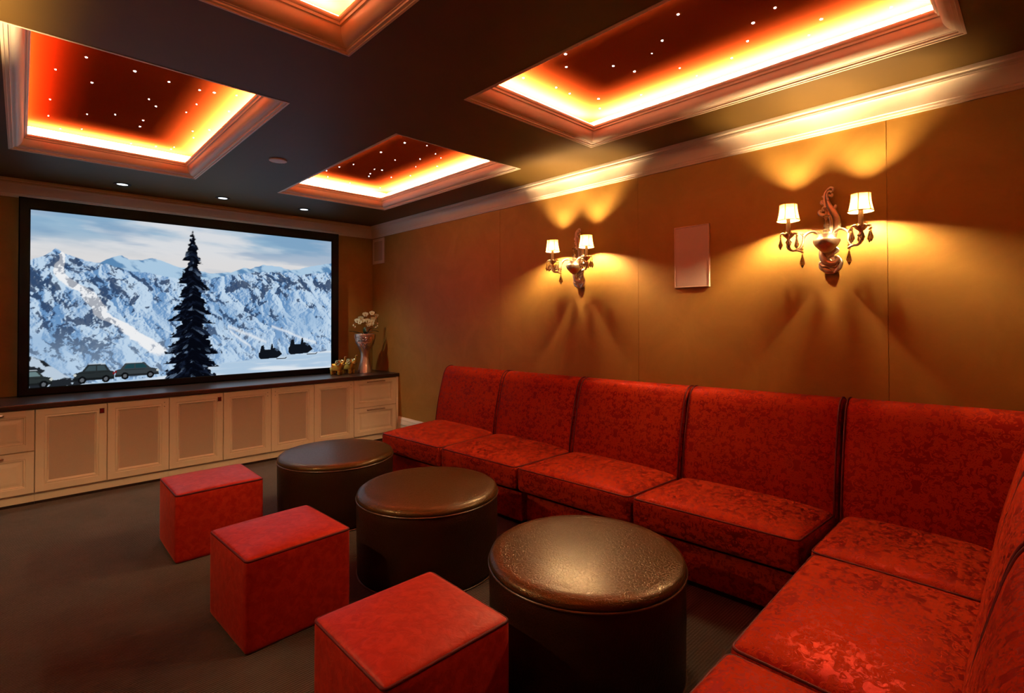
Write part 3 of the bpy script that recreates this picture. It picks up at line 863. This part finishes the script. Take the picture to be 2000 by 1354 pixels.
# ------------------------------------------------------------------ wall sconces
def L3(a, b, z): return (-b, -a, z-1.87)      # a: to the right along the wall, b: out from the wall, z: height
def zc(x, y, b=.05):                            # sketch coordinates of the ornament -> local point
    return L3((x-862)/6.154/400, b, 2.14-(y-175)/6.154/350)
def crystal(parent, p, s=1.0, beads=2):
    mb = MB(); z = p[2]
    for k in range(beads):
        mb.ball((p[0], p[1], z-.007*s), .0065*s, 8); z -= .0145*s
    prof = [(0,0),(.0045,-.005),(.0075,-.018),(.0165,-.040),(.0180,-.048),(.0100,-.057),(.0055,-.064),(0,-.070)]
    mb.lathe([(r*s, zz*s+z) for r, zz in prof], 8, (p[0], p[1], 0), squash=.7, phase=rnd.random())
    mb.build('crystal_drop', M['crystal'], parent, smooth=0)
def make_sconce(label):
    t = thing('wall_sconce', label, 'sconce', (0,0,1.87), 0, 'two lamp crystal wall sconces')
    # backplate with cast scrolls
    mb = MB(); fl = (Vector((1,0,0)), .55)
    def scroll(pts, r, b=.03, flat=fl):
        c = catmull([zc(x, y, b) for x, y in pts], 6); mb.tube(c, lerps(r, len(c)), 10, flat=flat)
    scroll([(885,800),(925,720),(955,630),(950,550),(915,480),(870,410),(840,340),(832,270),(842,215),(872,185),(905,195),(908,222),(885,232)], [.012,.014,.017,.018,.017,.014,.012,.010,.009,.008,.007,.006,.005], .03)
    scroll([(870,760),(890,660),(885,560),(850,480),(822,400),(812,320),(818,250),(850,200)], [.006,.008,.009,.009,.008,.007,.006,.004], .042)
    scroll([(850,520),(800,505),(760,490),(738,462),(752,445),(775,460)], [.012,.012,.010,.008,.007,.006])
    scroll([(860,390),(880,425),(915,435),(938,415),(925,398)], [.012,.011,.010,.008,.006])
    scroll([(825,350),(795,365),(768,352),(770,330),(788,335)], [.010,.009,.008,.006,.005])
    scroll([(850,270),(875,290),(898,275),(888,255)], [.010,.009,.007,.006])
    scroll([(815,300),(795,280),(778,268)], [.008,.006,.004])
    scroll([(975,690),(985,640),(975,580),(945,520),(905,460)], [.006,.007,.007,.006,.004], .03)
    scroll([(835,420),(805,412),(790,440),(812,455),(828,440)], [.007,.007,.006,.005,.004], .045)
    scroll([(860,330),(842,290),(850,250),(880,232),(895,250)], [.005,.006,.006,.005,.004], .045)
    scroll([(905,900),(860,888),(812,905),(782,950),(785,1010),(820,1065),(880,1090),(940,1080),(975,1045),(955,1015),(925,1030)], [.008,.010,.013,.016,.018,.018,.015,.012,.010,.008,.006], .045)
    scroll([(935,900),(965,930),(940,960),(890,985),(850,1020),(880,1060)], [.005,.006,.007,.007,.007,.005], .032)
    scroll([(790,905),(762,935),(758,965),(780,975)], [.010,.010,.008,.006], .04)
    scroll([(760,1060),(745,1080),(775,1115),(830,1115),(880,1120),(930,1135),(950,1115),(935,1105)], [.005,.007,.009,.009,.008,.007,.006,.004], .036)
    scroll([(975,1045),(990,1080),(965,1150),(915,1200)], [.010,.013,.014,.004], .03)
    scroll([(745,1080),(770,1135),(840,1175),(915,1202)], [.010,.016,.017,.004], .025)
    pl = [zc(x, y, 0) for x, y in [(800,860),(925,860),(940,930),(900,985),(965,1070),(945,1150),(912,1195),(845,1165),(785,1120),(775,1075),(805,1010),(790,930)]]
    pr = [(-.028, p[1], p[2]) for p in pl]; n = len(pl)
    mb.add([(-.001, p[1], p[2]) for p in pl]+pr, [tuple(range(n)), tuple(range(n, 2*n))[::-1]]+[(i, (i+1) % n, n+(i+1) % n, n+i) for i in range(n)])
    pl = [zc(x, y, 0) for x, y in [(860,800),(920,800),(950,680),(955,590),(915,490),(865,405),(845,310),(852,220),(830,235),(820,320),(830,400),(870,500),(890,600)]]
    n = len(pl)
    mb.add([(-.001, p[1], p[2]) for p in pl]+[(-.022, p[1], p[2]) for p in pl], [tuple(range(n)), tuple(range(n, 2*n))[::-1]]+[(i, (i+1) % n, n+(i+1) % n, n+i) for i in range(n)])
    mb.build('backplate', M['silver'], t, smooth=50)
    # bowl
    c = L3(0, .088, 1.85)
    MB().lathe([(0,-.083),(.012,-.080),(.030,-.068),(.055,-.040),(.066,-.018),(.064,-.008),(.050,-.004),(.047,.004),(.049,.020),(.046,.022),(.040,.004),(0,0)], 28, c).build('bowl', M['silver'], t, smooth=45)
    # crystal spire
    c = L3(0, .088, 1.85)
    MB().lathe([(.012,.0),(.012,.035),(.018,.040),(.018,.046),(.008,.052),(.014,.062),(.016,.072),(.008,.084),(.006,.100),(.010,.108),(.010,.118),(.018,.122),(.006,.130),(.009,.140),(.009,.150),(.004,.165),(.0,.172)], 12, c).build('crystal_spire', M['crystal'], t, smooth=30)
    for sgn in (-1, 1):
        A = sgn*.172; B = .15
        def q(a, b, z): return L3(sgn*a, b, z)
        arm = catmull([q(.025,.088,1.850), q(.038,.09,1.878), q(.062,.095,1.893), q(.090,.103,1.884), q(.106,.110,1.860), q(.110,.118,1.830), q(.122,.128,1.802), q(.145,.140,1.792), q(.163,.147,1.797), q(.173,.150,1.815), q(.172,.150,1.835)], 6)
        ar = MB(); ar.tube(arm, lerps([.0075,.0075,.007,.0065,.0065,.006,.006,.006,.007,.008,.009], len(arm)), 10)
        lf = catmull([q(.106,.110,1.862), q(.112,.112,1.880), q(.124,.116,1.888)], 6); ar.tube(lf, lerps([.006,.006,.0025], len(lf)), 8)
        lf = catmull([q(.140,.140,1.793), q(.120,.135,1.788), q(.108,.132,1.778)], 6); ar.tube(lf, lerps([.006,.006,.002], len(lf)), 8)
        ar.lathe([(.006,-.05),(.010,-.045),(.017,-.036),(.012,-.028),(.007,-.022),(.011,-.014),(.020,-.006),(.026,.0),(.030,.008),(.026,.006),(.014,.004),(0,.004)], 16, L3(A, B, 1.876))
        for k in range(8):
            an = 2*PI*k/8
            p0 = Vector(L3(A, B, 1.880)); dv = Vector((math.cos(an), math.sin(an), 0))
            lf = catmull([p0+dv*.020, p0+dv*.032+Vector((0,0,.010)), p0+dv*.046+Vector((0,0,.004))], 4)
            ar.tube(lf, lerps([.006,.005,.0025], len(lf)), 6)
        ar.build('arm', M['silver'], t, smooth=50)
        MB().lathe([(.0115,.878),(.0115,.972),(.0,.972)], 14, (L3(A, B, 1)[0], L3(A, B, 1)[1], L3(0,0,1)[2])).build('candle_sleeve', M['candle'], t, smooth=40)
        bx, by, bz = L3(A, B, 1.985)
        MB().lathe([(0,-.012),(.007,-.010),(.010,.0),(.0075,.014),(.003,.024),(0,.030)], 10, (bx, by, bz)).build('bulb', M['bulb'], t, smooth=60)
        # bell shade, six panels
        sz = 1.962
        pr_ = [(.0570,0),(.0530,.018),(.0490,.038),(.0460,.060),(.0445,.090)]
        vs = []; nn = 36
        for r_, h in pr_:
            for k in range(nn):
                an = 2*PI*k/nn
                sc = 1-.035*(1-abs(math.cos(an*3)))
                p = L3(A, B, sz+h); vs.append((p[0]+r_*sc*math.cos(an), p[1]+r_*sc*math.sin(an), p[2]))
        fs = [(j*nn+k, j*nn+(k+1) % nn, (j+1)*nn+(k+1) % nn, (j+1)*nn+k) for j in range(4) for k in range(nn)]
        sh = MB().add(vs, fs).build('lamp_shade', M['shade'], t, smooth=60)
        tr = MB()
        for j in (0, 4): tr.tube([vs[j*nn+k] for k in range(nn)], .0026, 6, True)
        for k in range(0, nn, 6): tr.tube([vs[j*nn+k] for j in range(5)], .0022, 5)
        tr.build('shade_trim', M['shadetrim'], sh, smooth=60)
        sp = MB()
        for k in range(3):
            an = 2*PI*k/3+.3
            p = L3(A, B, sz+.075); sp.tube([(p[0], p[1], p[2]-.06), (p[0]+.012*math.cos(an), p[1]+.012*math.sin(an), p[2]-.03), (p[0]+.044*math.cos(an), p[1]+.044*math.sin(an), p[2])], .0009, 5)
        sp.build('shade_carrier', M['silver'], sh, smooth=60)
        for k in range(6):
            an = 2*PI*k/6+.35
            p = L3(A, B, 1.878); crystal(t, (p[0]+.046*math.cos(an), p[1]+.046*math.sin(an), p[2]), .92, 1)
        crystal(t, L3(sgn*.112, .118, 1.822), 1.15, 3)
    return t
s1 = make_sconce('crystal wall sconce with two lit ivory shades, left of the beige wall speaker')
s1.location = (-.001, -3.400, 1.87)
s2 = dup(s1, (-.001, -5.170, 1.87), 0, 'crystal wall sconce with two lit ivory shades, right of the beige wall speaker')
dup(s1, (XL+.001, -3.300, 1.87), PI, 'crystal wall sconce on the left wall, outside the picture')

# ------------------------------------------------------------------ wall speakers
def speaker(y0, y1, z0, z1, label, fr, grille):
    t = thing('wall_speaker', label, 'speaker', (0, (y0+y1)/2, z0))
    oy = (y0+y1)/2
    mp = lambda u, v, d: (-d, u-oy, v-z0)
    MB().rings((y0, y1, z0, z1), [(0,.001),(0,.012),(.002,.015),(fr-.002,.015),(fr,.012),(fr,.004)], mp, cap=False).build('frame', M['plateframe'], t, smooth=0)
    MB().rings((y0+fr, y1-fr, z0+fr, z1-fr), [(0,.003),(0,.011),(.001,.012)], mp).build('grille', grille, t, smooth=0)
speaker(-4.474, -4.226, 1.6235, 2.038, 'flat beige rectangular in-wall speaker between the two sconces', .009, M['plate'])
speaker(-.311, -.030, 2.119, 2.438, 'small cream framed speaker high on the right wall beside the screen', .038, M['cabpanel'])

# ------------------------------------------------------------------ ceiling fittings
cl = ['round recessed ceiling light above the left of the screen', 'round recessed ceiling light above the middle of the screen', 'round recessed ceiling light above the right of the screen']
for k, (x, y) in enumerate(((-2.632, -.425), (-1.853, -.460), (-1.075, -.490))):
    t = thing('recessed_light', cl[k], 'ceiling light', (x, y, H), 0, 'recessed lights in front of the screen')
    MB().lathe([(.040,.0005),(.040,-.004),(.050,-.006),(.062,-.005),(.064,-.0005)], 32).build('trim_ring', M['blackring'], t, smooth=40)
    L = bpy.data.lights.new('downlight', 'SPOT'); L.energy = SPOT; L.color = (1, .86, .70); L.spot_size = math.radians(110); L.spot_blend = .8; L.shadow_soft_size = .03
    lo = bpy.data.objects.new('downlight', L); COL.objects.link(lo); lo.parent = t; lo.location = (0, 0, -.012)
    MB().lathe([(0,-.0035),(.030,-.0035),(.041,-.002),(.041,-.0008)], 32).build('lens', M['lens'], t, smooth=40)
t = thing('ceiling_speaker', 'plain pale round ceiling disc between the two far trays', 'ceiling speaker', (-1.891, -2.052, H))
MB().lathe([(0,-.007),(.056,-.007),(.059,-.006)], 32).build('disc', M['greydisc'], t, smooth=40)
MB().lathe([(.058,-.0005),(.058,-.006),(.060,-.008),(.062,-.006),(.063,-.0005)], 32).build('rim', M['greydisc'], t, smooth=40)

stars = {
 0: [(-3.024,-2.504,3),(-3.135,-2.22,2),(-2.974,-2.155,3),(-3.141,-1.683,2),(-3.139,-1.332,1),(-2.952,-1.543,2),(-2.814,-1.665,2),(-2.815,-2.494,4),(-2.651,-2.474,3),(-2.693,-2.112,2),(-2.641,-2.014,3),(-2.66,-1.672,3),(-2.658,-1.518,3),(-2.495,-2.474,3),(-2.422,-2.497,4),(-2.312,-2.55,2),(-2.458,-2.229,2),(-2.477,-2.037,2),(-2.363,-1.675,2),(-2.326,-1.523,2),(-2.281,-1.785,3),(-2.275,-2.25,2),(-2.955,-1.17,1),(-3.067,-1.074,1),(-2.649,-1.035,2),(-2.495,-1.09,2),(-2.394,-1.098,2),(-2.387,-1.175,1)],
 1: [(-1.101,-2.528,4),(-1.241,-2.117,3),(-1.12,-2.196,4),(-.926,-2.095,1),(-.785,-2.268,2),(-.767,-2.473,2),(-.672,-2.415,1),(-.937,-2.593,1),(-.687,-2.052,1),(-.567,-1.774,2),(-.921,-1.726,1),(-.856,-1.749,3),(-.879,-1.569,2),(-.844,-1.479,2),(-.672,-1.599,2),(-.555,-2.199,2),(-.547,-1.167,1),(-1.19,-1.574,3),(-1.219,-1.375,2),(-1.125,-1.189,1),(-1.132,-1.733,2),(-.865,-1.125,1)],
 2: [(-1.216,-4.269,4),(-1.109,-4.184,3),(-.961,-3.98,3),(-.838,-3.984,3),(-.649,-4.06,4),(-.522,-3.976,3),(-.93,-4.368,3),(-.792,-4.414,4),(-.894,-4.585,1),(-.967,-4.686,3),(-1.113,-4.85,3),(-.644,-4.608,2),(-1.189,-3.93,3),(-.505,-4.277,2),(-.491,-4.631,1),(-.795,-5.059,4),(-.653,-4.978,3),(-.544,-4.853,3),(-.845,-5.173,3),(-.597,-5.289,4),(-.472,-5.532,3),(-.49,-5.207,2)],
}
sl = ['tiny white star light in the red ceiling tray at the upper left', 'tiny white star light in the far ceiling tray beside the right wall', 'tiny white star light in the large ceiling tray above the sofa']
sm = {}
for sz in (1, 2, 3, 4):
    r_ = .0014+.0013*sz
    o = MB().lathe([(r_,-.0004),(r_,-.002),(r_*.6,-.0035),(0,-.004)], 10).build('star_light', M['star'], smooth=40)
    sm[sz] = o.data; bpy.data.objects.remove(o)
for k in stars:
    for (x, y, sz) in stars[k]:
        o = bpy.data.objects.new('star_light', sm[sz]); COL.objects.link(o)
        o.location = (x, y, ZT)
        tag(o, sl[k], 'star light', ['stars in the upper left tray', 'stars in the far right tray', 'stars in the large near tray'][k])

# ------------------------------------------------------------------ counter ornaments
vx, vy = -.265, -.305
t = thing('vase', 'tall champagne metallic vase with scroll relief, holding cream orchids', 'vase', (vx, vy, ZC))
vp = [(0,0),(.082,0),(.086,.004),(.085,.015),(.074,.06),(.058,.14),(.050,.20),(.056,.25),(.074,.29),(.096,.33),(.112,.38),(.120,.43),(.121,.462),(.117,.466),(.112,.462),(.108,.42),(.09,.34),(.03,.30),(0,.30)]
cvp = catmull([(r, z, 0) for r, z in vp[:14]], 4)
def vr(z):
    for a, b in zip(cvp[:-1], cvp[1:]):
        if a.y <= z <= b.y and b.y > a.y: return a.x+(b.x-a.x)*(z-a.y)/(b.y-a.y)
    return .12
MB().lathe([(max(0, p.x), p.y) for p in cvp]+vp[14:], 48).build('body', M['champagne'], t, smooth=60)
mb = MB()
def onv(a, z): r_ = vr(z)+.001; return (r_*math.cos(a), r_*math.sin(a), z)
for k in range(3):
    ac = math.radians(-128)+k*2*PI/3
    for sg in (-1, 1):
        for (ca, cz_, r0, turns) in ((.34,.385,.036,1.6), (.22,.435,.020,1.3), (.17,.335,.022,1.4), (.72,.425,.026,1.5), (.60,.37,.020,1.2)):
            pts = []
            for i in range(26):
                w_ = i/25; rr = r0*(1-.8*w_); an = w_*turns*2*PI+1.2
                pts.append(onv(ac+sg*(ca+rr*math.cos(an)/.11), cz_+rr*math.sin(an)))
            mb.tube(pts, .0030, 5)
        mb.tube([onv(ac+sg*w_, z) for w_, z in ((.0,.275),(.12,.295),(.3,.325),(.52,.35),(.80,.37),(1.02,.41))], .0032, 5)
    for i in range(5): mb.ball(onv(ac, .30+.032*i), .007+.001*(i % 2), 6)
mb.build('relief', M['champagne'], t, smooth=60)['label'] = 'raised scroll relief'
# orchid
ot = thing('orchid_arrangement', 'cream white orchid sprays with dark leaves standing in the metallic vase', 'flowers', (vx, vy, ZC+.40))
def leaf(pts, w):
    c = catmull(pts, 5); m = len(c); vs = []; fs = []
    for i, p in enumerate(c):
        t_ = c[min(i+1, m-1)]-c[max(i-1, 0)]; sd = t_.cross(Vector((0,0,1))).normalized(); ww = w*math.sin(PI*min(1, (i+.6)/(m-.4)))**.7
        up = Vector((0,0,.004))
        vs += [p-sd*ww+up*1.5, p, p+sd*ww+up*1.5, p-sd*ww*.5-up*.4]
    for i in range(m-1):
        fs += [(i*4, i*4+1, i*4+5, i*4+4), (i*4+1, i*4+2, i*4+6, i*4+5)]
    return MB().add(vs, fs)
for pts, w in (([(0,0,.05),(-.07,.0,.075),(-.14,.0,.09),(-.20,.0,.095)], .016), ([(0,0,.05),(.05,-.03,.09),(.10,-.05,.10),(.15,-.06,.085)], .022),
               ([(0,0,.05),(.03,-.04,.10),(.05,-.06,.13),(.08,-.07,.135)], .022), ([(0,0,.05),(.02,.05,.11),(.04,.07,.14)], .02), ([(0,0,.05),(-.02,-.06,.09),(-.02,-.09,.08)], .02)):
    leaf(pts, w).build('leaf', M['leafm'], ot, smooth=60)
st1 = catmull([(0,0,.0),(.03,.0,.12),(.035,.0,.22),(.0,.0,.275),(-.06,.0,.27),(-.12,-.01,.22),(-.155,-.01,.175)], 8)
st2 = catmull([(0,0,.0),(.05,-.01,.14),(.06,-.01,.26),(.075,-.01,.33),(.115,-.02,.34),(.15,-.02,.28),(.155,-.02,.20)], 8)
st3 = catmull([(0,0,.0),(.02,-.03,.14),(.01,-.05,.22),(.03,-.06,.25),(.06,-.07,.21),(.09,-.07,.15)], 8)
for s_ in (st1, st2, st3): MB().tube(s_, .003, 6).build('stem', M['stemm'], ot, smooth=60)
def blossom(p, s, yaw, tilt):
    mb = MB(); mbc = MB()
    Rm = Euler((tilt, 0, yaw)).to_matrix()
    for k in range(5):
        an = 2*PI*k/5+PI/2; big = 1.25 if k in (1, 4) else 1.0
        vs = []; nn = 8
        vs.append(Vector((0,-.004,0)))
        for i in range(nn+1):
            w_ = i/nn; a2 = PI*w_
            rr = s*big*(1-abs(math.cos(a2))*.25)
            lx = s*.55*big*math.cos(a2); ly = s*big*(.30+.75*math.sin(a2)**.8)
            vs.append(Vector((lx*math.sin(an)+ly*math.cos(an), -.004-.25*s*math.sin(a2)**2*.6, -lx*math.cos(an)+ly*math.sin(an))))
        vs = [Rm @ v + Vector(p) for v in vs]
        mb.add(vs, [(0, i, i+1) for i in range(1, nn+1)])
    o = mb.build('blossom', M['petal'], ot, smooth=60, merge=False)
    q = Rm @ Vector((0,-.010,-.004))+Vector(p)
    mbc.ball(q, s*.28, 6); mbc.build('centre', M['petalc'], o, smooth=60)
for (x, y, z, s, yw, tl_) in ((-.01,-.03,.300,.028,-.6,.1),(.075,-.03,.315,.026,-.4,-.2),(.125,-.04,.285,.025,-.2,.1),(-.115,-.03,.225,.027,-.9,.1),(-.075,-.04,.255,.026,-.6,.2),(-.095,-.05,.205,.024,-.7,-.1),
                        (.0,-.06,.225,.028,-.6,.1),(.055,-.07,.215,.027,-.5,.0),(.075,-.06,.245,.026,-.4,.2),(.01,-.07,.175,.025,-.6,.1),(.045,-.08,.185,.024,-.4,-.2),(-.055,-.05,.225,.025,-.8,.1)):
    blossom((x, y, z), s, yw, tl_)
for (x, y, z) in ((-.155,-.012,.170),(-.135,-.015,.150),(.155,-.022,.190),(.155,-.02,.160),(.09,-.07,.142),(.12,-.05,.14)):
    MB().ball((x, y, z), .009, 8, (1,1,1.3)).build('bud', M['petal'], ot, smooth=60)

def elephant(loc, rz, label, s=1.0):
    t = thing('elephant_figurine', label, 'figurine', loc, rz, 'gold elephant figurines')
    # skinned skeleton: faces +x, z up
    V = []; E = []; Rr = []
    def vert(p, r): V.append(p); Rr.append(r); return len(V)-1
    c0 = vert((-.035,0,.095), .040); c1 = vert((.005,0,.098), .041); c2 = vert((.040,0,.102), .038)
    E += [(c0,c1),(c1,c2)]
    hd = vert((.068,0,.125), .033); E.append((c2,hd))
    prev = hd
    for p, r in (((.088,0,.140),.020),((.100,0,.160),.013),((.105,0,.182),.011),((.102,0,.200),.0095),((.110,0,.212),.0095)):
        k = vert(p, r); E.append((prev,k)); prev = k
    for sx, c in ((-.045,c0),(.042,c2)):
        for sy in (-1, 1):
            a = vert((sx, sy*.024, .055), .020); b = vert((sx, sy*.026, .022), .018); d = vert((sx, sy*.026, .006), .0185)
            E += [(c,a),(a,b),(b,d)]
    tl0 = vert((-.080,0,.090), .006); tl1 = vert((-.088,0,.065), .004); E += [(c0,tl0),(tl0,tl1)]
    me = bpy.data.meshes.new('body'); me.from_pydata([Vector(v)*s for v in V], E, [])
    o = bpy.data.objects.new('body', me); COL.objects.link(o)
    md = o.modifiers.new('skin', 'SKIN'); md.use_smooth_shade = True
    for i, sv in enumerate(me.skin_vertices[0].data): sv.radius = (Rr[i]*s, Rr[i]*s)
    me.skin_vertices[0].data[1].use_root = True
    o.modifiers.new('sub', 'SUBSURF').levels = 2; o.modifiers['sub'].render_levels = 2
    dg = bpy.context.evaluated_depsgraph_get(); ev = o.evaluated_get(dg)
    m2 = bpy.data.meshes.new_from_object(ev); bpy.data.objects.remove(o)
    zmin = min(v.co.z for v in m2.vertices)
    for v in m2.vertices: v.co.z -= zmin
    m2.materials.clear(); m2.materials.append(M['gold'])
    m2.polygons.foreach_set('use_smooth', [True]*len(m2.polygons))
    b = bpy.data.objects.new('body', m2); COL.objects.link(b); b.parent = t
    for sg in (-1, 1):
        # curled shiny ear: a thick shell ending in a rolled rim
        mb = MB(); pts = []
        for i in range(20):
            w_ = i/19; an = w_*2*PI*1.15+2.2; rr = .030*(1-.35*w_)*s
            pts.append((.040*s+rr*math.cos(an), sg*(.034+.010*w_)*s, .140*s+rr*math.sin(an)*1.05))
        mb.tube(pts, lerps([.008*s,.010*s,.009*s,.005*s], 20), 8)
        mb.ball((.040*s, sg*.036*s, .140*s), .026*s, 10, (1,.35,1))
        mb.build('ear', M['goldshine'], t, smooth=60)['label'] = 'polished curled ear'
        mb = MB(); mb.tube(catmull([(.085*s, sg*.016*s, .122*s), (.102*s, sg*.020*s, .118*s), (.114*s, sg*.019*s, .128*s)], 4), lerps([.005*s,.004*s,.0015*s], 9), 6)
        mb.build('tusk', M['goldshine'], t, smooth=60)
        MB().ball((.083*s, sg*.024*s, .142*s), .0035*s, 6).build('eye', M['dark'], t, smooth=60)
    MB().ball((.110*s, 0, .212*s-zmin), .011*s, 8, (1.1,1,.8)).build('trunk_tip', M['goldshine'], t, smooth=60)
    return t
elephant((-.634, -.335, ZC), -1.0, 'gold elephant figurine with raised trunk standing nearest the screen', 1.02)
elephant((-.470, -.290, ZC), -1.15, 'gold elephant figurine with raised trunk standing beside the vase', 1.06)
